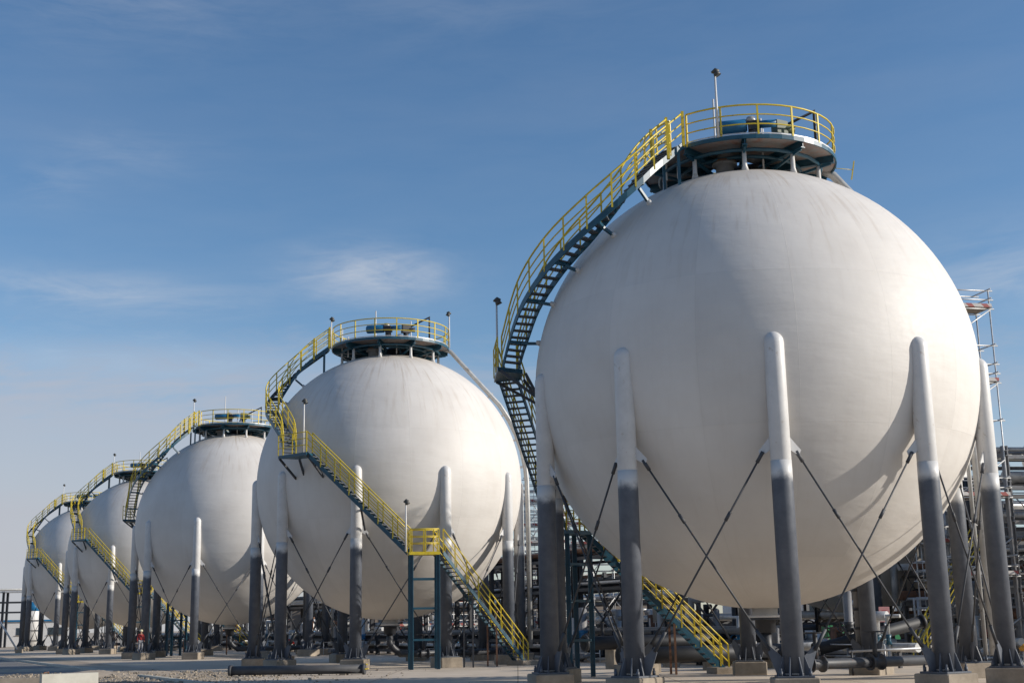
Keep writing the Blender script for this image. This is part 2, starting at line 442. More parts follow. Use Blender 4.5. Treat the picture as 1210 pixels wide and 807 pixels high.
PZ = ZC+8.5                       # floor level of the crown platform
SPIRAL = [(-92, .94, 8.98), (-88.5, 1.95, 8.82), (-80, 3.0, 8.75), (-68, 3.95, 8.72), (-57, 4.9, 8.72), (-49.5, 6.0, 8.8), (-46.5, 7.2, 9.0), (-46.5, 8.42, 9.24)]
AX = Vector((math.sin(R(MIRA)), -math.cos(R(MIRA)), 0))
def mir(v):
    v = Vector(v); z = v.z; h = Vector((v.x, v.y, 0)); h = AX*(2*h.dot(AX))-h; return Vector((h.x, h.y, z))

def build_tank(center, label, front, detail, az0, seed, stairs=True):
    rnd = random.Random(seed)
    T = thing('spherical_tank', label, 'storage tank', center, 0, 'white spherical gas tanks')
    f = (lambda v: Vector(v)) if front else (lambda v: mir(v))   # lower flights are laid out for the front variant
    g = (lambda v: mir(v)) if front else (lambda v: Vector(v))   # the spiral is laid out for the rear variant
    put('shell', SHELL, T, (0, 0, ZC), R(seed*13.7))
    for k in range(10):
        az = az0+36*k
        # frame: +x outward
        loc = vaz(az, RHO); rz = R(az-90)
        c = put('column', COLUMN, T, loc, rz)
        for nm, me in (('fireproofing', COAT), ('base_plate', PLATE), ('pedestal', PED), ('rod_lug', LUG[0]), ('rod_lug', LUG[1]), ('rod_gusset', GUS[0]), ('rod_gusset', GUS[1])): put(nm, me, c)
        if detail and k in (3, 4):
            pm = MB(); pm.tube([(.16, .47, .7), (.16, .47, 9.3)], .17, 14)
            po = part('riser_pipe', pm, MT['grey'], c)
            for j in range(11):
                cl = MB(); cl.tube([(.16, .47, 1.0+j*.75), (.16, .47, 1.09+j*.75)], .2, 14); cl.box((.1, .3, 1.045+j*.75), (.08, .3, .07))
                part('pipe_clamp', cl, MT['dark'], c)
        for me, tb in RODS:
            r_ = put('tie_rod', me, T, (0, 0, 0), R(az+18)); put('turnbuckle', tb, r_)
    # ---- crown platform
    PR = 3.62
    mb = MB(); n = 48; vs = []; fs = []
    for rr, z in ((1.15, PZ), (PR-.03, PZ), (PR-.03, PZ-.05), (1.15, PZ-.05)):
        for j in range(n): w = 2*PI*j/n; vs.append((rr*math.cos(w), rr*math.sin(w), z))
    for q in range(4):
        for j in range(n):
            k2 = (j+1) % n; q2 = (q+1) % 4; fs.append((q*n+j, q2*n+j, q2*n+k2, q*n+k2))
    mb.add(vs, fs); plat = part('crown_platform', mb, MT['under'], T)
    rb = MB()
    for rr, hh in ((PR, .13), (1.15, .12)):
        vs = []; fs = []
        for dr, dz in ((0, .02), (.05, .02), (.05, -hh), (0, -hh)):
            for j in range(n): w = 2*PI*j/n; vs.append(((rr+dr-.02)*math.cos(w), (rr+dr-.02)*math.sin(w), PZ+dz))
        for q in range(4):
            for j in range(n):
                k2 = (j+1) % n; q2 = (q+1) % 4; fs.append((q*n+j, q2*n+j, q2*n+k2, q*n+k2))
        rb.add(vs, fs)
    part('ring_beam', rb, MT['teal'], plat)
    for r9 in (2.3, 3.05):
        part('ring_bearer', MB().tube([Vector((r9*math.cos(2*PI*j/24), r9*math.sin(2*PI*j/24), PZ-.33)) for j in range(25)], .07, 6, False), MT['teal'], plat)
    for k in range(10):
        w = 2*PI*k/10+.2; d = Vector((math.cos(w), math.sin(w), 0))
        m2 = MB().ibeam(d*1.2+Vector((0, 0, PZ-.18)), d*(PR-.03)+Vector((0, 0, PZ-.18)), .18, .3)
        m2.beam(d*1.4+Vector((0, 0, ZC+7.75)), d*(PR-.15)+Vector((0, 0, PZ-.34)), .08, .1)
        part('radial_beam', m2, MT['teal'], plat)
        rr = 3.0; zs = ZC+math.sqrt(RS*RS-rr*rr)
        m3 = MB().tube([d*rr+Vector((0, 0, zs-.08)), d*rr+Vector((0, 0, zs+.16)), d*rr+Vector((0, 0, PZ-.3))], [.15, .085, .075], 10)
        part('support_leg', m3, MT['white'], plat)
        rr = 1.45; zs = ZC+math.sqrt(RS*RS-rr*rr)
        m3 = MB().tube([d*rr+Vector((0, 0, zs-.05)), d*rr+Vector((0, 0, PZ-.1))], .06, 8)
        part('support_leg', m3, MT['teal'], plat)
    part('manway_drum', MB().lathe([(.85, 7.9), (.85, 8.3), (.95, 8.3), (.95, 8.42), (.3, 8.44)], 20, (.35, .1, ZC)), MT['dark'], T)
    # spiral stair path (local)
    sp = []
    for az, z, rs in SPIRAL:
        rho = math.sqrt(max(rs*rs-z*z, 0)); p = vaz(az, rho, z+ZC); sp.append(g(p))
    sp[-1].z = PZ-.02
    sp = resample(catmull(sp, 8), .4)
    topdir = math.atan2(sp[-1].y, sp[-1].x)
    # platform railing, open where the stair arrives
    arc = [topdir+.108+(2*PI-.216)*k/44 for k in range(45)]
    line = [Vector((PR*math.cos(a), PR*math.sin(a), PZ)) for a in arc]
    rr_ = MB()
    for hh, r2 in ((1.15, .033), (.78, .025), (.42, .025)): rr_.tube([p+Vector((0, 0, hh)) for p in line], r2, 6)
    rl = part('platform_railing', rr_, MT['yellow'], T)
    kp = MB().ribbon([p+Vector((0, 0, .07)) for p in line], [Vector((p.x, p.y, 0)).normalized() for p in line], .012, .05)
    part('kick_plate', kp, MT['galv'], rl)
    pp = MB()
    for p in resample(line, 1.32):
        q = pp if not detail else MB()
        q.beam(p+Vector((0, 0, -.1)), p+Vector((0, 0, 1.15)), .065, .05, (p.x, p.y, 0))
        if detail: part('railing_post', q, MT['yellow'], rl)
    if not detail: part('railing_posts', pp, MT['yellow'], rl)
    # ---- crown fittings: nozzle with elbow, blue actuator, davit, vent rods
    noz = MB().lathe([(.33, 7.55), (.33, 8.0), (.46, 8.0), (.46, 8.1), (.33, 8.1), (.3, 8.2)], 20, (-.85, -1.75, ZC))
    noz.tube([(-.85, -1.75, ZC+8.12), (-.83, -1.75, ZC+8.3), (-.68, -1.72, ZC+8.47), (-.4, -1.66, ZC+8.54), (.1, -1.5, ZC+8.54), (.5, -1.1, ZC+8.6), (.6, -.5, ZC+8.95), (.6, -.1, ZC+9.2)], .27, 16)
    nz = part('nozzle', noz, MT['grey'], T)
    part('flange', MB().tube([(-.85, -1.75, ZC+8.1), (-.85, -1.75, ZC+8.17)], .44, 18), MT['rustp'], nz)
    b0 = Vector((-1.15, -2.45, PZ+.72))
    ac = MB(); d = Vector((.93, -.2, .0)).normalized()
    ac.tube([b0-d*.06, b0, b0+d*1.0, b0+d*1.06], [.2, .25, .25, .18], 16)
    va = part('valve_actuator', ac, MT['blue'], T)
    ac2 = MB(); ac2.box(tuple(b0+d*1.3+Vector((0, 0, -.05))), (.42, .4, .34), -.2)
    ac2.tube([b0+d*1.3+Vector((0, 0, -.6)), b0+d*1.3], .18, 12); part('valve_body', ac2, MT['dark'], va)
    part('valve_bonnet', MB().tube([b0+d*1.2+Vector((0, 0, .1)), b0+d*1.2+Vector((0, 0, .3))], [.22, .15], 12), MT['insul'], va)
    part('spring_can', MB().tube([b0+d*1.5, b0+d*2.1], .14, 14), MT['blue'], va)
    dv = MB(); q = Vector((2.55, -1.9, PZ)); dv.tube([q, q+Vector((0, 0, 1.55)), q+Vector((-1.5, -.1, .78))], .055, 8)
    part('davit', dv, MT['dark'], T)
    va2 = MB(); q = Vector((1.15, -2.3, PZ)); va2.tube([q, q+Vector((0, 0, .55))], .16, 10); va2.box((q.x, q.y, q.z+.75), (.5, .35, .5), .5); va2.tube([q+Vector((-.1, 0, .75)), q+Vector((.55, .1, .7))], .14, 10)
    part('relief_valve', va2, MT['dark'] if seed % 2 else MT['olive'], T)
    for (x, y, h) in ((-.9, -.3, 2.6), (-2.9, -.9, 1.1), (-1.15, 1.4, 1.6), (1.2, .9, 2.1), (.55, -1.9, 1.3), (-2.5, -1.1, .6)):
        part('vent_rod', MB().tube([(x, y, PZ-.7), (x, y, PZ+h*(.9+.2*rnd.random()))], .038, 8), MT['white'], T)
    # ---- vapour line running down the back right of the shell
    for off, rad in ((0, .13), (3.6, .08)):
        vp = [vaz(96+off, 3.3, ZC+8.52), vaz(96+off, 3.75, ZC+8.36), vaz(97+off, 8.45*math.cos(R(36)), ZC+8.45*math.sin(R(36)))]
        for e in (29, 22, 15, 8, 2): vp.append(vaz(97.5+off, 8.45*math.cos(R(e)), ZC+8.45*math.sin(R(e))))
        vp.append(vaz(97.5+off, 8.47, ZC-1.5)); vp.append(vaz(97.5+off, 8.47, .8))
        vo = part('vapour_pipe', MB().tube(vp, rad, 12), MT['insul'], T)
        if off == 0:
            for e in (42, 32, 20, 8):
                part('pipe_bracket', MB().beam(vaz(98, 7.9*math.cos(R(e)), ZC+7.9*math.sin(R(e))), vaz(98, 8.6*math.cos(R(e)), ZC+8.6*math.sin(R(e))), .12, .12), MT['white'], vo)
    # ---- bottom outlet
    part('outlet_neck', MB().lathe([(.46, 2.9), (.46, 2.36), (.6, 2.36), (.6, 2.27), (.3, 2.27)], 20), MT['white'], T)
    bo = MB().lathe([(.6, 2.265), (.6, 2.18), (.36, 2.18), (.36, 1.75)], 20)
    bo.tube([(0, 0, 1.8), (0, 0, 1.25), NV*.25+Vector((0, 0, .95)), NV*.7+Vector((0, 0, .6)), NV*9.2+Vector((0, 0, .6))], .19, 14)
    bt = part('outlet_pipe', bo, MT['dark'], T)
    for kx in (2.2, 5.0): 
        vm = MB(); c0 = NV*kx+Vector((0, 0, .6)); vm.tube([c0-NV*.3, c0-NV*.24, c0-NV*.2, c0+NV*.2, c0+NV*.24, c0+NV*.3], [.3, .3, .2, .2, .3, .3], 14); vm.tube([c0, c0+Vector((0, 0, 1.1))], .09, 8)
        wheel = [c0+Vector((.38*math.cos(2*PI*j/16), .38*math.sin(2*PI*j/16), 1.1)) for j in range(17)]; vm.tube(wheel, .03, 6)
        vm.beam(c0+Vector((-.38, 0, 1.1)), c0+Vector((.38, 0, 1.1)), .04, .03)
        part('outlet_valve', vm, MT['dark'], bt)
    if not stairs: return T
    # ---- spiral stair along the shell
    st = stair_flight(T, 'spiral_staircase', sp, .7, detail)
    svt = sidevecs(sp)[-1]
    for sg in (-1, 1):
        for bk in (0, 3):
            p = sp[-1-bk]+svt*sg*.38
            part('gate_post', MB().beam(p+Vector((0, 0, -.1)), p+Vector((0, 0, 1.24)), .12, .1), MT['yellow'], st)
    for sg in (-1, 1):
        p = sp[-2]+svt*sg*.34; e_ = Vector((p.x, p.y, 0)).length; zz = ZC+math.sqrt(max(0, RS*RS-e_*e_))
        part('stair_head_post', MB().beam((p.x, p.y, zz-.05), (p.x, p.y, p.z-.1), .1, .1, (1, 0, 0)), MT['teal'], st)
    for i in (3, 8, 13, 18, 23):
        if i >= len(sp)-4: continue
        p = sp[i]; c = Vector((0, 0, ZC)); d = (p-c); nrm = d.normalized(); foot = c+nrm*(RS-.05)
        sv = sidevecs(sp)[i]
        bm_ = MB().beam(p+sv*.35+Vector((0, 0, -.15)), p-sv*.35+Vector((0, 0, -.15)), .1, .12)
        inn = p-nrm*.1+Vector((0, 0, -.16)); bm_.beam(inn, foot, .1, .1); part('stair_bracket', bm_, MT['teal'], st)
        part('bracket_pad', MB().tube([foot-nrm*.05, foot+nrm*.2], [.13, .08], 10), MT['white'], st)
    # ---- half-height landing
    e0 = sp[0]; s0 = sidevecs(sp)[0]
    L1 = f((-3.6, -8.5, 11.5)); M0 = f((2.0, -10.0, 6.0)); M1 = f((3.5, -9.75, 6.0)); F = f((7.9, -5.5, .02))
    dl = (M0-L1); dl.z = 0; dl.normalize(); sl = Vector((dl.y, -dl.x, 0))
    zL = 11.52
    poly = [e0+s0*.5, e0-s0*.5, L1-sl*.5, L1+sl*.5]
    cen = sum(poly, Vector())/4; poly.sort(key=lambda p: math.atan2(p.y-cen.y, p.x-cen.x))
    poly = [cen+(p-cen)*1.12 for p in poly]
    ld = part('landing', MB().prism([(p.x, p.y) for p in poly], zL-.16, zL), MT['teal'], T)
    for p in poly:
        out = Vector((p.x, p.y, 0)).normalized(); q = Vector((p.x, p.y, zL-.15)); part('landing_bracket', MB().beam(q-out*.1, Vector((out.x*7.8, out.y*7.8, ZC-.35)), .09, .11), MT['dark'], ld)
    # railing on the outer edge of the landing
    po = sorted(poly, key=lambda p: -Vector((p.x, p.y)).length)[:2]
    if front: pass
    ext = [Vector((p.x, p.y, zL)) for p in po]
    mb = MB()
    for hh in (1.12, .76, .4): mb.tube([p+Vector((0, 0, hh)) for p in ext], .024, 6)
    for t in (0, .5, 1): p = ext[0].lerp(ext[1], t); mb.beam(p, p+Vector((0, 0, 1.12)), .05, .05, (1, 0, 0))
    part('landing_railing', mb, MT['yellow'], ld)
    # ---- straight flights and mid landing on posts
    a = Vector((L1.x, L1.y, zL)); b = M0.copy()
    stair_flight(T, 'upper_flight', [a.lerp(b, k/8) for k in range(9)], .74, detail)
    d2 = (M1-M0).normalized(); s2 = Vector((d2.y, -d2.x, 0))
    pl = [M0-d2*.05+s2*.5, M0-d2*.05-s2*.5, M1+d2*.05-s2*.5, M1+d2*.05+s2*.5]
    ml = part('mid_landing', MB().prism([(p.x, p.y) for p in pl], 5.84, 6.0), MT['yellow'] if front else MT['teal'], T)
    svx = [s2, s2]
    rail(ml, [M0, M1], svx, .92, detail, (-1, 1), 1.1, .8)
    for i, p in enumerate(pl):
        c = M0.lerp(M1, .5); q = c+(Vector((p.x, p.y, 0))-Vector((c.x, c.y, 0)))*.86
        part('landing_post', MB().ibeam((q.x, q.y, .02), (q.x, q.y, 5.84), .2, .2, (1, 0, 0), .03), MT['teal'], ml)
    qs = [M0.lerp(M1, .5)+(Vector((p.x, p.y, 0))-Vector((M0.lerp(M1, .5).x, M0.lerp(M1, .5).y, 0)))*.86 for p in pl]
    for zz in (1.5, 3.1, 4.6):
        for i in range(4): u, v = qs[i], qs[(i+1) % 4]; part('cross_bar', MB().beam((u.x, u.y, zz), (v.x, v.y, zz), .08, .1), MT['teal'], ml)
    stair_flight(T, 'lower_flight', [M1.lerp(F, k/8) for k in range(9)], .78, detail)
    dd = (F-M1); dd.z = 0; dd.normalize()
    part('stair_footing', MB().bbox((F.x+dd.x*.1, F.y+dd.y*.1, .12), (1.5, 1.3, .3), math.atan2(dd.y, dd.x), .02), MT['conc'], T)
    for t in (.34, .62):
        p = M1.lerp(F, t); s3 = Vector((dd.y, -dd.x, 0))
        for sg in (-1, 1): q = p+s3*sg*.36; part('flight_post', MB().beam((q.x, q.y, .02), (q.x, q.y, q.z-.1), .09, .09, (1, 0, 0)), MT['rustp'] if t > .5 else MT['dark'], T)
    # bracket from the upper flight back to the nearest column
    p = a.lerp(b, .52); q = Vector((p.x*.86, p.y*.86, p.z-1.3))
    part('flight_bracket', MB().beam(p+Vector((0, 0, -.1)), q, .1, .1).beam(p+Vector((0, 0, -.15)), Vector((q.x, q.y, p.z-.15)), .1, .1), MT['dark'], T)
    return T

TANKS = []
labels = ['nearest and biggest white spherical tank, at the right of the row',
          'second white spherical tank from the right, with yellow railed stairs zigzagging down its front',
          'middle white spherical tank of the row of five, stairs on its far side',
          'fourth white spherical tank from the right, stairs crossing its front, next to the farthest one',
          'farthest and smallest white spherical tank, at the left end of the row']
for k in range(5):
    TANKS.append(build_tank(tuple(S0+STEP*k), labels[k], k not in (0, 2), k < 3, -5.3 if k == 0 else -7.8, k))
build_tank((22.3, 86.5, 0), 'white spherical tank hidden behind the nearest one, only its underside showing', True, False, -5, 5, stairs=False)

# ------------------------------------------------------------------ floodlights on poles
def floodlight(p, h, label, ang=0.0):
    t = thing('floodlight_pole', label, 'floodlight', p, ang, 'floodlights on thin poles')
    part('pole', MB().tube([(0, 0, 0), (0, 0, h)], [.05, .036], 8), MT['white'] if h < 5 else MT['galv'], t)
    hd = MB(); hd.tube([(-.12, 0, h-.02), (.02, 0, h+.05), (.15, 0, h+.02)], [.04, .1, .07], 10)
    hd.tube([(.02, 0, h+.02), (.1, 0, h-.14)], [.09, .14], 12)
    part('lamp_head', hd, MT['lampgrey'], t)
    return t
def tk(k): return S0+STEP*k
def crown(k, az, rho=3.68): v = tk(k)+vaz(az, rho); v.z = PZ; return v
floodlight(crown(0, -21), 2.5, 'floodlight on the crown railing of the nearest tank')
q = TANKS[0].location+vaz(-98, 9.5); q.z = 11.5; floodlight(q, 2.9, 'dark floodlight on the half-height landing of the nearest tank, against the sky', .3)
floodlight(crown(1, -83), 1.9, 'left floodlight on the crown of the second tank')
floodlight(crown(1, 88), 2.2, 'right floodlight on the crown of the second tank', PI)
q = tk(1)+vaz(-24.5, 9.45); q.z = 11.5; floodlight(q, 2.9, 'floodlight at the upper landing where the second tank\'s stair turns')
q = tk(1)+Vector((1.85, -10.5, 6.0)); floodlight(q, 2.6, 'floodlight on the mid landing above the blue posts of the second tank')
floodlight(crown(2, -62), 2.3, 'floodlight on the crown of the middle tank')
floodlight(crown(3, -70), 2.1, 'floodlight on the crown of the fourth tank')
floodlight(crown(4, -70), 2.4, 'floodlight on the crown of the farthest tank')
t = thing('sign_arm', 'thin yellow bar on a thin arm sticking out right of the nearest tank crown', 'marker', tuple(crown(0, 100)+Vector((0, 0, .05))))
part('arm', MB().tube([(0, 0, .2), (.9, 0, .1)], .012, 6), MT['yellow'], t); part('bar', MB().beam((.85, 0, -.3), (1.0, 0, .45), .06, .04), MT['yellow'], t)

# ------------------------------------------------------------------ ground
gs = MB(); gs.add([(-6000, -500, 0), (6000, -500, 0), (6000, 9000, 0), (-6000, 9000, 0)], [(0, 1, 2, 3)])
struct('ground', gs, MT['sand'])
def sheet(name, poly, z, m):
    mb = MB(); a = sum(poly[i][0]*poly[(i+1) % len(poly)][1]-poly[(i+1) % len(poly)][0]*poly[i][1] for i in range(len(poly)))
    if a < 0: poly = poly[::-1]
    mb.add([(x, y, z) for x, y in poly], [tuple(range(len(poly)))]); return struct(name, mb, m)
def site(u, n): p = S0+U*u+NV*n; return (p.x, p.y)
sheet('concrete_apron', [site(-70, -12.5), site(165, -12.5), site(165, 46), site(-70, 46)], .006, MT['ground'])
sheet('road', [site(-70, -22), site(300, -22), site(300, -16.5), site(-70, -16.5)], .006, MT['asphalt'])
# kerb between the road and the apron
kb = MB(); a, b = Vector((*site(-70, -15.9), .06)), Vector((*site(300, -15.9), .06)); kb.beam(a, b, .25, .14)
struct('kerb', kb, MT['block'])
# sandy bank with an uneven crest
def bank(name, c, L, W, H, rz, seed, m):
    rnd = random.Random(seed); nx, ny = 60, 18; vs = []; fs = []
    ph = [rnd.random()*6 for _ in range(8)]
    for i in range(nx+1):
        for j in range(ny+1):
            u = i/nx*2-1; v = j/ny*2-1
            hgt = max(0, 1-u*u)**.7*max(0, 1-v*v)
            k = .62+.25*math.sin(u*5+ph[0])+.16*math.sin(u*13+v*3+ph[1])+.1*math.sin(u*27+v*9+ph[2])+.08*math.sin(u*50+v*16+ph[3])+rnd.uniform(-.05, .05)
            x, y = u*L/2, v*W/2*(1+.2*math.sin(u*4+ph[4])); ca, sa = math.cos(rz), math.sin(rz)
            vs.append((c[0]+x*ca-y*sa, c[1]+x*sa+y*ca, H*hgt*k-.01))
    for i in range(nx):
        for j in range(ny): a = i*(ny+1)+j; fs.append((a, a+ny+1, a+ny+2, a+1))
    mb = MB(); mb.add(vs, fs, True); return struct(name, mb, m)
bank('soil_bank', (-20.5, 65.5), 15, 5, .34, R(8), 3, MT['sand'])
bank('soil_bank', (-40, 76), 30, 6, .38, R(20), 4, MT['sand'])
# loose rubble : one scattered mass
rb = MB(); rnd = random.Random(11)
for i in range(4500):
    x = rnd.gauss(-21, 5.5); y = rnd.gauss(62, 4.5); s_ = rnd.choice((.02, .025, .03, .035, .045, .07))*rnd.uniform(.6, 1.3)
    z = .02+max(0, .2*(1-((y-65.5-(x+20.5)*.14)/2.4)**2)*(1-((x+20.5)/7.4)**2)) if abs(x+20.5) < 7.4 else .02
    w = [rnd.uniform(.6, 1.2) for _ in range(8)]; vs = []
    for k, (a, b, c) in enumerate(((-1, -1, -.6), (1, -1, -.6), (1, 1, -.6), (-1, 1, -.6), (-.7, -.7, .8), (.7, -.7, .7), (.7, .7, .8), (-.7, .7, .6))):
        vs.append((x+a*s_*w[k], y+b*s_*w[(k+3) % 8], z+c*s_*w[(k+5) % 8]))
    rb.add(vs, [(3, 2, 1, 0), (4, 5, 6, 7), (0, 1, 5, 4), (1, 2, 6, 5), (2, 3, 7, 6), (3, 0, 4, 7)])
tag(part('rubble', rb, MT['stone'], None), 'loose pale rubble scattered over the sandy bank', kind='stuff')

# ------------------------------------------------------------------ foreground things
t = thing('ground_pipe', 'thick dark grey pipe lying on the paving in front of the second tank', 'pipe', (-10.5, 62.8, 0), R(-6))
part('pipe_barrel', MB().tube([(-3.15, 0, .27), (3.2, 0, .27)], .21, 20), MT['coat2'], t)
for a, b in ((3.2, 3.32), (-3.3, -3.15)): part('flange', MB().tube([(a, 0, .27), (b, 0, .27)], .255, 20), MT['coat2'], t)
for x in (-2.2, 2.3): part('pipe_support', MB().box((x, 0, .035), (.3, .7, .07)), MT['conc'], t)
for y, z in ((.21, .27), (-.21, .27), (0, .48)): part('flange_bolt', MB().tube([(3.3, y, z), (3.42, y, z)], .03, 6), MT['yellow'], t)

t = thing('concrete_barrier', 'pale concrete barrier block at the lower left corner', 'barrier', (-12.75, 37.6, 0), R(33))
def barrier_mesh(x0, x1):
    mb = MB(); pr = [(-.3, 0), (.3, 0), (.3, .2), (.2, .36), (.13, 1.05), (-.13, 1.05), (-.2, .36), (-.3, .2)]
    vs = [(x0, y, z) for y, z in pr]+[(x1, y, z) for y, z in pr]; n = len(pr)
    mb.add(vs, [tuple(range(n)), tuple(range(2*n-1, n-1, -1))]+[(i, n+i, n+(i+1) % n, (i+1) % n) for i in range(n)]); return mb
part('barrier_body', barrier_mesh(-.78, .78), MT['block'], t)
part('lifting_loop', MB().tube([(-.7, 0, 1.03), (-.7, 0, 1.1), (-.58, 0, 1.1), (-.58, 0, 1.03)], .018, 6), MT['rustp'], t)
t = thing('concrete_barrier', 'shaded grey concrete barrier to the left of the pale one', 'barrier', (-14.35, 38.0, -.12), R(12))
part('barrier_body', barrier_mesh(-.72, .72), MT['conc'], t)

t = thing('guard_railing', 'low black guard railing on two legs beneath the nearest tank', 'railing', (14.5, 52.0, 0))
part('rail', MB().tube([(-1.45, 0, .92), (1.55, .1, 1.0)], .045, 8), MT['galv'], t)
for x in (-1.35, 1.45): part('leg', MB().tube([(x, 0, 0), (x, 0, .95)], .045, 8), MT['dark'], t)

t = thing('hydrant_pair', 'pair of white standpipes with orange yellow valve caps at the right edge', 'standpipe', (16.45, 42.3, 0))
for x in (-.22, .2):
    p = part('standpipe', MB().tube([(x, 0, 0), (x, 0, 1.12)], .06, 10), MT['galv'], t)
    part('valve_cap', MB().tube([(x-.13, 0, 1.12), (x, 0, 1.22), (x+.13, 0, 1.12)], .07, 8).tube([(x, 0, 1.08), (x, 0, 1.25)], .09, 10), paint('orange_cap', (.5, .24, .03), .5, .2), p)

def floor_pipe(a, b, r, label, m='black', sup=3):
    a, b = Vector(a), Vector(b); t = thing('floor_pipe', label, 'pipe', ((a.x+b.x)/2, (a.y+b.y)/2, 0)); c = Vector((t.location.x, t.location.y, 0))
    part('pipe_barrel', MB().tube([a-c, b-c], r, 16), MT[m], t)
    d = (b-a).normalized()
    part('flange', MB().tube([a-c, a-c+d*.14], r*1.2, 16), MT[m], t); part('flange', MB().tube([b-c-d*.14, b-c], r*1.2, 16), MT[m], t)
    for k in range(sup):
        p = a.lerp(b, (k+.5)/sup)-c; part('pipe_support', MB().box((p.x, p.y, (p.z-r)/2), (.45, .9, p.z-r), math.atan2(d.y, d.x)), MT['conc'], t)
floor_pipe((4.5, 58.2, .75), (13.2, 62.2, .75), .36, 'fat black pipe on sleepers behind the foot of the nearest tank\'s stair')
floor_pipe((3.2, 63.5, 1.25), (12, 67.5, 1.25), .33, 'thinner dark pipe just behind the fat black one, under the nearest tank')
floor_pipe((11.5, 63.8, .5), (17.6, 62.2, .5), .2, 'thin dark floor pipe behind the guard railing', sup=2)
floor_pipe((13.6, 60.5, .8), (19.0, 61.4, 2.0), .28, 'thick dark pipe slanting up at the right below the nearest tank', sup=1)

# blue and green boxes, red hydrants, sign
def cabinet(name, p, d, m, label, cat, rz=0.0):
    t = thing(name, label, cat, p, rz)
    part('cabinet_body', MB().bbox((0, 0, d[2]/2+.08), d, 0, .03), MT[m], t)
    part('door', MB().box((0, -d[1]/2-.012, d[2]/2+.08), (d[0]*.86, .02, d[2]*.84)), MT[m], t)
    part('door_handle', MB().box((d[0]*.3, -d[1]/2-.035, d[2]/2), (.05, .03, .2)), MT['dark'], t)
    part('plinth', MB().box((0, 0, .04), (d[0]*1.05, d[1]*1.05, .08)), MT['conc'], t)
cabinet('equipment_cabinet', (10.9, 80, 0), (1.5, 1.1, 1.6), 'blue', 'bright blue cabinet on the far side of the nearest tank\'s stair foot', 'cabinet', R(-25))
cabinet('equipment_container', (25.6, 104, 0), (3.2, 2.2, 2.5), 'green', 'green container left of the far column seen under the nearest tank', 'container', R(10))
cabinet('equipment_container', (29.4, 104, 0), (2.6, 2.2, 2.4), 'green', 'green container right of the far column seen under the nearest tank', 'container', R(10))
def hydrant(p, label):
    t = thing('fire_hydrant', label, 'hydrant', p)
    part('barrel', MB().lathe([(.16, 0), (.16, .1), (.12, .1), (.12, .85), (.16, .9), (.12, 1.05), (.04, 1.12)], 14), MT['red'], t)
    part('outlet', MB().tube([(-.26, 0, .72), (.26, 0, .72)], .07, 10), MT['red'], t)
hydrant((23.9, 98, .0), 'red hydrant between the two green containers')
hydrant((7.4, 76, .0), 'red hydrant left of the bright blue cabinet')
t = thing('warning_sign', 'pink warning sign board on a post at the stair beneath the nearest tank', 'sign', (17.2, 61.5, 0))
part('post', MB().tube([(0, 0, 0), (0, 0, 2.5)], .035, 8), MT['galv'], t); part('board', MB().bbox((0, -.05, 2.35), (.5, .03, .7), 0, .01), MT['signr'], t)
part('pictogram', MB().lathe([(.12, 0), (.12, .01)], 14, (0, -.08, 2.4)).box((0, -.072, 2.42), (.24, .012, .24)), MT['red'], t)

# ------------------------------------------------------------------ process plant behind
def pipe_rack(label, p0, p1, width, levels, bay, seed, dens=1.0, mats=('insul', 'black', 'grey', 'rustp', 'galv'), brace=True, steel='dark'):
    rnd = random.Random(seed); p0, p1 = Vector(p0), Vector(p1); L = (p1-p0).length; d = (p1-p0)/L; s_ = Vector((-d.y, d.x, 0))
    t = thing('pipe_rack', label, 'pipe rack', tuple(p0), math.atan2(d.y, d.x))
    nb = max(1, round(L/bay)); top = levels[-1]+.25
    for k in range(nb+1):
        x = L*k/nb
        for y in (-width/2, width/2): part('rack_post', MB().ibeam((x, y, 0), (x, y, top), .28, .28, (1, 0, 0), .05), MT[steel], t)
        for z in levels: part('cross_beam', MB().ibeam((x, -width/2-.3, z-.15), (x, width/2+.3, z-.15), .2, .3, (0, 0, 1), .04), MT[steel], t)
    for z in levels:
        for y in (-width/2, width/2): part('side_beam', MB().beam((0, y, z-.32), (L, y, z-.32), .12, .2), MT[steel], t)
    if brace:
        for k in range(0, nb, 2):
            x0, x1 = L*k/nb, L*(k+1)/nb
            part('brace', MB().beam((x0, -width/2, .2), (x1, -width/2, levels[0]), .1, .1), MT[steel], t); part('brace', MB().beam((x1, -width/2+.06, .2), (x0, -width/2+.06, levels[0]), .1, .1), MT[steel], t)
    for z in levels:
        y = -width/2+.25
        while y < width/2-.2:
            r_ = rnd.choice((.06, .09, .12, .17, .22, .3))
            if rnd.random() < dens and y+2*r_ < width/2:
                m = MB(); x0 = -1 if rnd.random() < .7 else L*rnd.random()*.4; x1 = L+1 if rnd.random() < .7 else L*(.6+.4*rnd.random())
                pts = [(x0, y+r_, z+r_), (x1, y+r_, z+r_)]
                if rnd.random() < .45: pts = [(x0, y+r_, max(.3, z-rnd.uniform(1, 3)))]+pts
                if rnd.random() < .45: pts = pts+[(x1, y+r_, max(.3, z-rnd.uniform(1, 3)))]
                m.tube(pts, r_, 10); part('pipe', m, MT[rnd.choice(mats)], t)
            y += 2*r_+rnd.uniform(.08, .5)
    return t

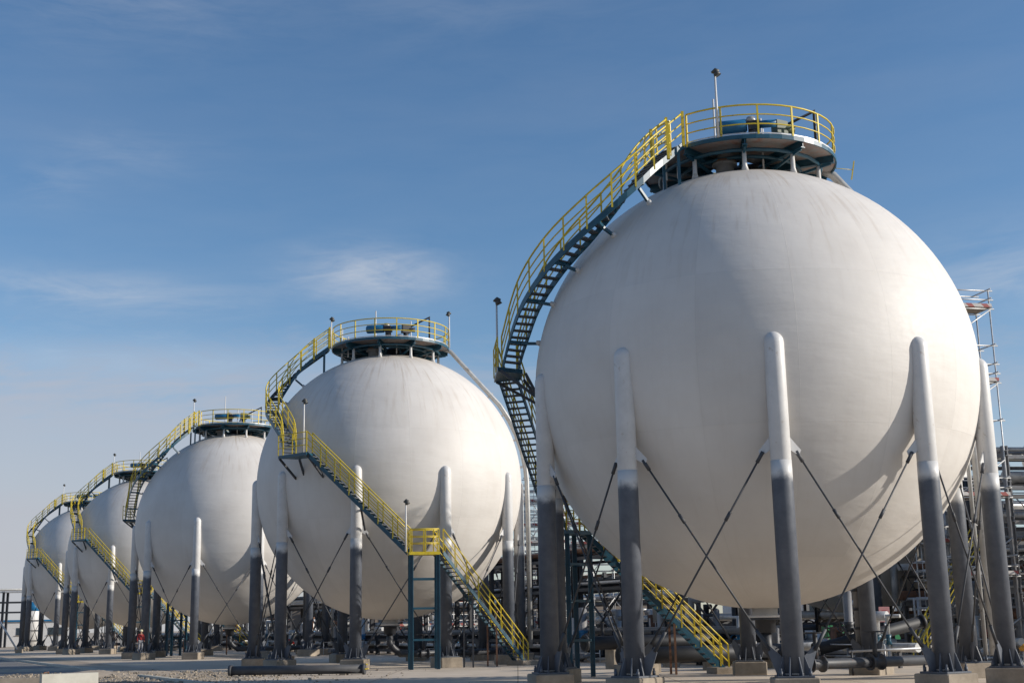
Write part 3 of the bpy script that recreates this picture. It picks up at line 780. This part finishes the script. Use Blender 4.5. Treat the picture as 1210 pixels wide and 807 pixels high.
def scaffold(label, p, nx, ny, bx, by, levels, rz, seed, boards=.7, grp=None, lift=2.0, decks=None):
    rnd = random.Random(seed); t = thing('scaffold', label, 'scaffolding', p, rz, grp)
    top = levels*lift+1.1; rr = .04
    sm_ = MB()
    for i in range(nx+1):
        for j in range(ny+1): part('standard', MB().tube([(i*bx, j*by, 0), (i*bx, j*by, top+rnd.uniform(-.5, .2))], rr, 6), MT['galv'], t)
    for k in range(levels+1):
        if decks and k not in decks and k % 2: continue
        lg = MB(); z = k*lift+.15
        zz = [z]
        if k > 0 and (not decks or k in decks): zz += [z+.5, z+1.0]
        for h in zz:
            for j in range(ny+1): lg.tube([(-.25, j*by, h), (nx*bx+.25, j*by, h)], rr*.9, 6)
            for i in range(nx+1): lg.tube([(i*bx, -.25, h+.06), (i*bx, ny*by+.25, h+.06)], rr*.9, 6)
        part('ledgers', lg, MT['galv'], t)
    for k in range(levels):
        for i in range(nx):
            br = MB()
            if (i+k) % 2 == 0: br.tube([(i*bx, -.05, k*lift+.1), ((i+1)*bx, -.05, (k+1)*lift+.1)], rr*.9, 6)
            else: br.tube([((i+1)*bx, ny*by+.05, k*lift+.1), (i*bx, ny*by+.05, (k+1)*lift+.1)], rr*.9, 6)
            part('brace', br, MT['galv'], t)
    for k in range(1, levels+1):
        if (decks is None and rnd.random() < boards) or (decks and k in decks):
            z = k*lift+.2; i0 = 0 if decks else rnd.randint(0, max(0, nx-1)); i1 = nx if decks or rnd.random() < .6 else i0+1
            part('deck', MB().box(((i0+i1)*bx/2, ny*by/2, z+.03), ((i1-i0)*bx+.2, ny*by, .05)), MT['wood'], t)
            tb = MB(); tb.box(((i0+i1)*bx/2, -.06, z+.13), ((i1-i0)*bx+.2, .03, .19)); tb.box((i1*bx+.12, ny*by/2, z+.13), (.03, ny*by, .19))
            part('toe_board', tb, MT['stripe'], t)
    if decks: return t
    ld = MB()
    for x in (.25, .65): ld.tube([(x, ny*by-.15, .1), (x, ny*by-.15, top-.6)], .025, 6)
    z = .4
    while z < top-.7: ld.tube([(.25, ny*by-.15, z), (.65, ny*by-.15, z)], .018, 5); z += .4
    part('ladder', ld, MT['galv'], t)
    return t

def S3(u, n, z=0.0): p = S0+U*u+NV*n; return (p.x, p.y, z)
pipe_rack('long two-storey pipe rack behind the row, seen under and between the tanks', S3(24, 15), S3(150, 15), 4.0, (4.6, 6.6), 6.0, 21, .9)
pipe_rack('low pipe track on short legs close behind the row of tanks', S3(14, 11.2), S3(160, 11.2), 2.6, (.7, 1.5), 4.0, 22, .9, brace=False, mats=('insul', 'grey', 'black', 'black', 'galv'))
pipe_rack('tall far pipe rack at the back of the site behind the long one', S3(20, 34), S3(190, 34), 5.0, (2.2, 4.2, 6.4), 7.0, 23, .95)

def manifold(p, rz, seed, label):
    rnd = random.Random(seed); t = thing('valve_manifold', label, 'piping', p, rz, 'valve manifolds behind the tanks')
    n = rnd.randint(4, 6)
    for i in range(n):
        x = i*.85-n*.42; r_ = rnd.choice((.08, .12, .16, .22)); h = rnd.uniform(1.2, 3.4); m = MT[rnd.choice(('insul', 'grey', 'black', 'galv', 'rustp', 'white'))]
        q = part('riser', MB().tube([(x, -.9, .35), (x, 0, .35), (x, 0, h), (x+rnd.choice((-1, 1))*rnd.uniform(.3, .9), .2, h)], r_, 10), m, t)
        c = Vector((x, 0, h*.55)); v = MB(); v.tube([c-Vector((0, 0, .22)), c-Vector((0, 0, .04)), c+Vector((0, 0, .04)), c+Vector((0, 0, .22))], [r_*1.7, r_*1.3, r_*1.3, r_*1.7], 10)
        v.tube([c, c+Vector((0, -.5, 0))], .035, 6); v.tube([c+Vector((.22*math.cos(a*PI/5), -.5, .22*math.sin(a*PI/5))) for a in range(11)], .025, 5)
        part('valve', v, MT[rnd.choice(('dark', 'blue', 'red', 'teal', 'dark', 'dark'))], q)
    part('header', MB().tube([(-n*.45-.6, .25, .9), (n*.45+.6, .25, .9)], .2, 12), MT['insul'], t)
    for x in (-n*.3, n*.3): part('stand', MB().box((x, .25, .35), (.14, .14, .7)), MT['dark'], t)
    part('guard_rail', MB().tube([(-n*.5, -1.3, 1.05), (n*.5, -1.3, 1.05)], .03, 6).tube([(-n*.5, -1.3, .55), (n*.5, -1.3, .55)], .03, 6).tube([(-n*.5, -1.3, 0), (-n*.5, -1.3, 1.05)], .03, 6).tube([(n*.5, -1.3, 0), (n*.5, -1.3, 1.05)], .03, 6), MT['galv'], t)
MLAB = 'cluster of valved pipes standing on the paving behind the row of tanks'
rzr = math.atan2(U.y, U.x)
i = 0
for u in (8, 15, 22, 28, 34, 41, 47, 53, 60, 66, 73, 79, 86, 92, 99, 105, 112, 118, 125, 132):
    rr = random.Random(u); manifold(S3(u, rr.choice((9.2, 12.6, 18.5, 20.5))+rr.uniform(-.6, .6)), rzr+PI+rr.uniform(-.5, .8), u, MLAB)

i = 0
for u in range(12, 140, 6):
    rr = random.Random(u*3+1); manifold(S3(u, rr.uniform(18.5, 27)), rzr+PI+rr.uniform(-.5, .8), u+500, MLAB)
# scaffold towers
rr2 = math.atan2(-U.x, U.y)
scaffold('tall narrow scaffold tower between the two nearest tanks', (.9, 98.5, 0), 2, 1, 1.4, 1.2, 6, R(4), 31, .9)
scaffold('scaffold bay behind the second tank, beside the tall narrow tower', (4.4, 101, 0), 3, 1, 1.6, 1.2, 4, R(2), 32, .9)
scaffold('slim scaffold tower rising above the nearest tank at the right edge', (22.45, 65.85, 0), 1, 1, 3.1, 1.3, 9, R(12), 33, 1, lift=2.0, decks=(9, 7, 4, 2))
scaffold('wide scaffold bay with red and white boards at the right edge', (26.4, 64.6, 0), 3, 1, 1.9, 1.3, 4, R(5), 34, .85)
scaffold('scaffold bay tucked between the nearest tank and the plant', (22.6, 71.5, 0), 1, 1, 1.9, 1.2, 4, R(10), 35, .9)
pipe_rack('multi-level pipe rack packed with pipes at the right edge', (25.2, 69.2, 0), (46, 72.5, 0), 5.0, (2.0, 3.6, 5.4, 7.2, 9.0, 10.6), 5.2, 41, 1.0, mats=('insul', 'galv', 'white', 'insul', 'grey', 'rustp', 'black'), steel='grey')
pipe_rack('five-level rack of pale pipes behind the packed one at the right', (24.5, 79.5, 0), (44, 83, 0), 4.0, (1.5, 3.2, 5.0, 6.8, 8.6), 5.0, 42, 1.0, mats=('insul', 'galv', 'white', 'insul', 'rustp'), steel='grey')
scaffold('long scaffold bay standing behind the packed pipe rack at the right', (27.0, 74.5, 0), 6, 1, 1.8, 1.2, 5, R(8), 36, .9)
scaffold('scaffold bay in front of the drum, cut by the right edge', (28.6, 62.8, 0), 2, 1, 1.7, 1.1, 3, R(2), 37, .9)
scaffold('scaffold bay far behind the gap between the two nearest tanks', (-1.0, 108, 0), 4, 1, 1.8, 1.2, 6, R(-6), 38, .9)
scaffold('scaffold bay under the second tank beyond the pipe rack', (-10.5, 112, 0), 4, 1, 1.9, 1.2, 2, R(20), 39, .9)
t = thing('access_staircase', 'dark access stair with yellow rails at the right, under the edge of the nearest tank', 'staircase', (0, 0, 0))
A_, B_ = Vector((24.2, 67.6, 5.7)), Vector((20.0, 65.8, .02))
stair_flight(t, 'flight', [A_.lerp(B_, k/8) for k in range(9)], .8, True, strmat='dark')
part('top_landing', MB().box((24.9, 67.9, 5.62), (1.5, 1.1, .14), R(23)), MT['dark'], t)
for dx, dy in ((-.6, -.2), (.55, -.2), (.4, .6)): part('landing_post', MB().ibeam((24.9+dx, 67.9+dy, 0), (24.9+dx, 67.9+dy, 5.55), .16, .16, (1, 0, 0)), MT['dark'], t)
# vessels of the plant at the right
def drum(p, L, r, z, rz, m, label):
    t = thing('process_drum', label, 'vessel', p, rz); pr = []
    mb = MB(); pts = []; rs = []
    for k in range(6): a = k/5*PI/2; pts.append((-L/2-r*.5*math.cos(a), 0, z)); rs.append(max(.02, r*math.sin(a)))
    for k in range(6): a = PI/2-k/5*PI/2; pts.append((L/2+r*.5*math.cos(a), 0, z)); rs.append(max(.02, r*math.sin(a)))
    mb.tube(pts, rs, 20); part('drum_shell', mb, MT[m], t)
    for x in (-L*.3, L*.3): part('saddle', MB().box((x, 0, z/2-r/2+.1), (.3, r*1.5, z-r+.3)), MT['conc'], t)
    part('nozzle', MB().tube([(0, 0, z+r-.05), (0, 0, z+r+.5)], .16, 10).tube([(0, 0, z+r+.4), (0, 0, z+r+.5)], .26, 10), MT[m], t)
drum((33.5, 75.5, 0), 6, 1.1, 11.2, R(8), 'insul', 'big silvery drum high on the plant at the right edge')
drum((27.5, 66.9, 0), 3.4, .75, 1.3, R(6), 'grey', 'grey horizontal drum low at the right behind the nearest tank')
t = thing('electric_motor_stand', 'blue motor unit on top of the plant at the right edge', 'motor', (32.6, 70.6, 10.9), R(5))
part('motor', MB().tube([(-.9, 0, .5), (.9, 0, .5)], .45, 14), MT['blue'], t); part('bed', MB().box((0, 0, .05), (2.2, .9, .12)), MT['dark'], t)
for x, lb in ((29.0, 'left yellow railing post pair'), (30.4, 'right yellow railing post pair')):
    t = thing('bollard_panel', lb+' atop the plant at the right edge', 'railing', (x, 68.6, 10.9))
    part('panel', MB().bbox((0, 0, .95), (.34, .12, 1.8), 0, .02), MT['yellow'], t); part('clamp', MB().tube([(-.5, 0, .5), (.5, 0, .5)], .03, 6).tube([(-.5, 0, 1.3), (.5, 0, 1.3)], .03, 6), MT['dark'], t)

# walls and buildings far behind
def shed(p, d, rz, wall, roof, label, nwin=6):
    t = thing('industrial_building', label, 'building', p, rz)
    part('wall', MB().box((0, 0, d[2]/2), d), MT[wall], t)
    part('roof', MB().box((0, 0, d[2]+.16), (d[0]+.6, d[1]+.6, .3)), MT[roof], t)
    for k in range(nwin):
        x = -d[0]/2+d[0]*(k+.5)/nwin
        w = part('window', MB().box((x, -d[1]/2-.02, d[2]*.6), (d[0]/nwin*.5, .06, d[2]*.3)), MT['glass'], t)
        part('sill', MB().box((x, -d[1]/2-.08, d[2]*.6-d[2]*.15-.05), (d[0]/nwin*.56, .16, .08)), MT['conc'], w)
    part('door', MB().box((d[0]*.02, -d[1]/2-.03, 1.1), (1.6, .06, 2.2)), MT['grey'], t)
    return t
shed((52, 168, 0), (46, 14, 6.5), R(-6), 'beigew', 'grey', 'long beige building far behind the nearest tank')
shed((-4, 200, 0), (60, 14, 5.0), R(10), 'beigew', 'grey', 'long low beige building far behind the second tank')
shed((30, 128, 0), (18, 9, 5.5), R(4), 'white', 'grey', 'white building seen under the nearest tank past the green containers', 4)
shed((-92, 232, 0), (26, 12, 4.2), R(15), 'white', 'blue', 'white shed with a blue roof at the far left edge', 5)
# pale vessel beside the farthest tank
t = thing('vertical_vessel', 'slim white vertical vessel with a blue cap under the farthest tank', 'vessel', (-69.5, 188, 0))
part('vessel_shell', MB().lathe([(1.0, 0), (1.0, 5.2), (.8, 5.6), (.4, 5.8)], 20), MT['white'], t); part('cap', MB().lathe([(.95, 5.3), (.95, 6.2), (.5, 6.6)], 18), MT['blue'], t)
cg = MB()
for z in (1.2, 2.6, 4.0): cg.tube([(1.25*math.cos(a*PI/8), 1.25*math.sin(a*PI/8), z) for a in range(17)], .05, 6)
part('hoops', cg, MT['dark'], t)
# gantry and stay at the far left
t = thing('pipe_gantry', 'tall open pipe gantry against the sky at the far left edge', 'gantry', (-92, 214, 0), R(6))
for x in (-6, 1, 8):
    for y in (-1.2, 1.2): part('gantry_post', MB().ibeam((x, y, 0), (x, y, 9.0), .35, .35, (1, 0, 0), .06), MT['dark'], t)
for z in (5.6, 7.2, 8.9):
    part('gantry_beam', MB().beam((-9, -1.2, z), (12, -1.2, z), .2, .25).beam((-9, 1.2, z), (12, 1.2, z), .2, .25), MT['galv' if z > 8 else 'dark'], t)
for y in (-.6, 0, .6): part('pipe', MB().tube([(-12, y, 9.3), (13, y, 9.3)], .16, 8), MT['insul'], t)
t = thing('stay_pole', 'white slanting stay pole at the far left edge', 'pole', (-57.5, 152, 0))
part('pole', MB().tube([(0, 0, 0), (-3.4, 0, 5.0)], .11, 8), MT['white'], t); part('anchor', MB().bbox((0, 0, .2), (.7, .7, .45), 0, .03), MT['conc'], t)

# ------------------------------------------------------------------ worker in a red jacket on a pedestal of the middle tank
def skin_mesh(name, verts, edges, radii, m, parent):
    me = bpy.data.meshes.new(name); me.from_pydata(verts, edges, []); o = bpy.data.objects.new(name, me); COL.objects.link(o)
    o.modifiers.new('skin', 'SKIN'); sk = me.skin_vertices[0].data
    for i, r_ in enumerate(radii): sk[i].radius = (r_, r_) if not isinstance(r_, tuple) else r_
    sk[0].use_root = True
    ss = o.modifiers.new('sub', 'SUBSURF'); ss.levels = ss.render_levels = 2; me.materials.append(m)
    for p in me.polygons: p.use_smooth = True
    o.parent = parent; return o
pv = tk(2)+vaz(-7.8-36, RHO+.47)+Vector((.14, 0, 0))
wk = thing('person', 'worker in a red jacket and pale helmet on a pedestal under the middle tank', 'person', (pv.x, pv.y, .53), R(20))
V = [(0, 0, .92), (0, 0, 1.15), (0, -.01, 1.38), (0, 0, 1.5), (0, -.03, 1.6), (0, -.02, 1.72),
     (.18, 0, 1.4), (.25, -.02, 1.14), (.24, -.16, .93), (.235, -.22, .84), (-.18, 0, 1.4), (-.26, .02, 1.13), (-.25, -.06, .88), (-.245, -.1, .79),
     (.1, 0, .88), (.11, -.03, .48), (.12, .02, .08), (.12, -.13, .04), (-.1, 0, .88), (-.11, 0, .48), (-.13, .05, .08), (-.14, -.1, .04)]
Eg = [(0, 1), (1, 2), (2, 3), (3, 4), (4, 5), (2, 6), (6, 7), (7, 8), (8, 9), (2, 10), (10, 11), (11, 12), (12, 13), (0, 14), (14, 15), (15, 16), (16, 17), (0, 18), (18, 19), (19, 20), (20, 21)]
Rd = [.13, .12, .14, .055, .09, .075, .06, .046, .036, .035, .06, .046, .036, .035, .09, .062, .045, .04, .09, .062, .045, .04]
skin_mesh('body', V, Eg, Rd, MT['skin'], wk)
skin_mesh('jacket', [V[i] for i in (0, 1, 2, 6, 7, 8, 10, 11, 12)], [(0, 1), (1, 2), (2, 3), (3, 4), (4, 5), (2, 6), (6, 7), (7, 8)], [.16, .155, .165, .085, .068, .055, .085, .068, .055], MT['jacket'], wk)
skin_mesh('trousers', [V[i] for i in (0, 14, 15, 16, 18, 19, 20)], [(0, 1), (1, 2), (2, 3), (0, 4), (4, 5), (5, 6)], [.145, .105, .082, .065, .105, .082, .065], MT['trouser'], wk)
part('helmet', MB().lathe([(.155, 1.66), (.13, 1.69), (.12, 1.74), (.08, 1.79), (.02, 1.81)], 16, (0, -.02, 0)), MT['helmet'], wk)

# ------------------------------------------------------------------ light, sky, camera
el = math.asin(SUN.z); saz = math.atan2(SUN.x, SUN.y)      # compass angle from +Y, clockwise
sl = bpy.data.lights.new('sun', 'SUN'); sl.energy = 5.0; sl.angle = R(.53); sl.color = (1, .93, .83)
so = bpy.data.objects.new('sun', sl); COL.objects.link(so)
so.rotation_euler = SUN.to_track_quat('Z', 'Y').to_euler()
w = bpy.data.worlds.new('World'); sc.world = w; w.use_nodes = True
nt = w.node_tree; L = nt.links.new; bg = nt.nodes['Background']
sky = N(nt, 'ShaderNodeTexSky', sky_type='NISHITA', sun_disc=False)
sky.sun_elevation = el; sky.sun_rotation = saz; sky.altitude = 0; sky.air_density = 1.0; sky.dust_density = .3; sky.ozone_density = 3.2
tc = N(nt, 'ShaderNodeTexCoord'); sx = N(nt, 'ShaderNodeSeparateXYZ'); L(tc.outputs['Generated'], sx.inputs[0])
def WM(op, a, b=None, c=None):
    n = N(nt, 'ShaderNodeMath', operation=op)
    for i, v in enumerate((a, b, c)):
        if v is None: continue
        if isinstance(v, (int, float)): n.inputs[i].default_value = v
        else: L(v, n.inputs[i])
    return n.outputs[0]
azn = WM('ARCTAN2', sx.outputs['X'], sx.outputs['Y']); eln = WM('ARCSINE', sx.outputs['Z'])   # radians
cv = N(nt, 'ShaderNodeCombineXYZ'); L(WM('ADD', WM('MULTIPLY', azn, 7.0), WM('MULTIPLY', eln, -6.0)), cv.inputs[0]); L(WM('MULTIPLY', eln, 30.0), cv.inputs[1])
cn = N(nt, 'ShaderNodeTexNoise', ins={'Scale': .8, 'Detail': 9, 'Roughness': .6, 'Distortion': .5}); L(cv.outputs[0], cn.inputs['Vector'])
cn2 = N(nt, 'ShaderNodeTexNoise', ins={'Scale': .33, 'Detail': 4, 'Roughness': .5}); L(cv.outputs[0], cn2.inputs['Vector'])
def blob(a0, e0, wa, we):
    x = WM('DIVIDE', WM('SUBTRACT', azn, R(a0)), R(wa)); y = WM('DIVIDE', WM('SUBTRACT', eln, R(e0)), R(we))
    return WM('POWER', 2.718, WM('MULTIPLY', WM('ADD', WM('MULTIPLY', x, x), WM('MULTIPLY', y, y)), -1.0))
cn3 = N(nt, 'ShaderNodeTexNoise', ins={'Scale': 1.9, 'Detail': 10, 'Roughness': .66, 'Distortion': .9}); L(cv.outputs[0], cn3.inputs['Vector'])
tex = WM('ADD', WM('MULTIPLY', cn.outputs['Fac'], .65), WM('MULTIPLY', cn3.outputs['Fac'], .35))
wisp = WM('MINIMUM', WM('MULTIPLY', WM('MAXIMUM', WM('SUBTRACT', tex, .40), 0.0), 5.5), 1.2)
def addm(*a):
    o = a[0]
    for k in a[1:]: o = WM('ADD', o, k)
    return o
mask = addm(WM('MULTIPLY', blob(-6.4, 15.4, 3.2, 1.2), .6), WM('MULTIPLY', blob(-19, 14.1, 6, .9), .35), WM('MULTIPLY', blob(-15, 11.4, 9, 1.0), .4), WM('MULTIPLY', blob(22.5, 14.0, 5, 1.6), .3),
            WM('MULTIPLY', blob(-19, 26.5, 6, 1.8), .14), WM('MULTIPLY', blob(-17.5, 20.2, 3, .9), .12), WM('MULTIPLY', blob(-20.5, 18.6, 1.6, .8), .18), WM('MULTIPLY', blob(-3, 27, 9, 1.5), .05), .02)
cl = WM('MULTIPLY', wisp, mask)
edge = WM('ADD', eln, WM('MULTIPLY', WM('SUBTRACT', tex, .5), R(15)))
lowm = N(nt, 'ShaderNodeMapRange', ins={'From Min': R(13.2), 'From Max': R(8.2), 'To Min': 0, 'To Max': 1}); lowm.interpolation_type = 'SMOOTHSTEP'; L(edge, lowm.inputs['Value'])
azm = N(nt, 'ShaderNodeMapRange', ins={'From Min': R(4), 'From Max': R(-16), 'To Min': .45, 'To Max': .82}); azm.interpolation_type = 'SMOOTHSTEP'; L(azn, azm.inputs['Value'])
low = WM('MULTIPLY', WM('MULTIPLY', lowm.outputs[0], azm.outputs[0]), WM('ADD', .55, WM('MULTIPLY', cn2.outputs['Fac'], .8)))
hi = WM('MULTIPLY', WM('MAXIMUM', WM('SUBTRACT', cn2.outputs['Fac'], .5), 0.0), .3)
fac = WM('MINIMUM', WM('ADD', low, hi), .9)
mx = N(nt, 'ShaderNodeMix', data_type='RGBA'); L(fac, mx.inputs['Factor'])
hs = N(nt, 'ShaderNodeHueSaturation', ins={'Saturation': 1.09, 'Value': 1.0}); L(sky.outputs[0], hs.inputs['Color']); L(hs.outputs[0], mx.inputs['A'])
mx.inputs['B'].default_value = (3.75, 3.8, 4.25, 1)
mxc = N(nt, 'ShaderNodeMix', data_type='RGBA'); L(WM('MINIMUM', cl, .85), mxc.inputs['Factor']); L(mx.outputs['Result'], mxc.inputs['A']); mxc.inputs['B'].default_value = (4.7, 4.9, 5.3, 1)
L(mxc.outputs['Result'], bg.inputs['Color']); bg.inputs['Strength'].default_value = .131

cam = bpy.data.cameras.new('camera'); co = bpy.data.objects.new('camera', cam); COL.objects.link(co); sc.camera = co
T_, RO = .217246, -.01775
r0 = Vector((1, 0, 0)); fw = Vector((0, math.cos(T_), math.sin(T_))); u0 = Vector((0, -math.sin(T_), math.cos(T_)))
rv = r0*math.cos(RO)+u0*math.sin(RO); uv = r0*-math.sin(RO)+u0*math.cos(RO)
M = Matrix(((rv.x, uv.x, -fw.x, 0), (rv.y, uv.y, -fw.y, 0), (rv.z, uv.z, -fw.z, 2.17), (0, 0, 0, 1)))
co.matrix_world = M
cam.sensor_width = 36; cam.lens = 1515.6/1210*36; cam.clip_start = .1; cam.clip_end = 20000

vs = sc.view_settings; sc.display_settings.display_device = 'sRGB'
vs.view_transform = 'Standard'; vs.look = 'None'; vs.exposure = 0; vs.gamma = 1; vs.use_curve_mapping = False
sc.render.engine = 'CYCLES'; sc.cycles.max_bounces = 6; sc.cycles.use_denoising = True
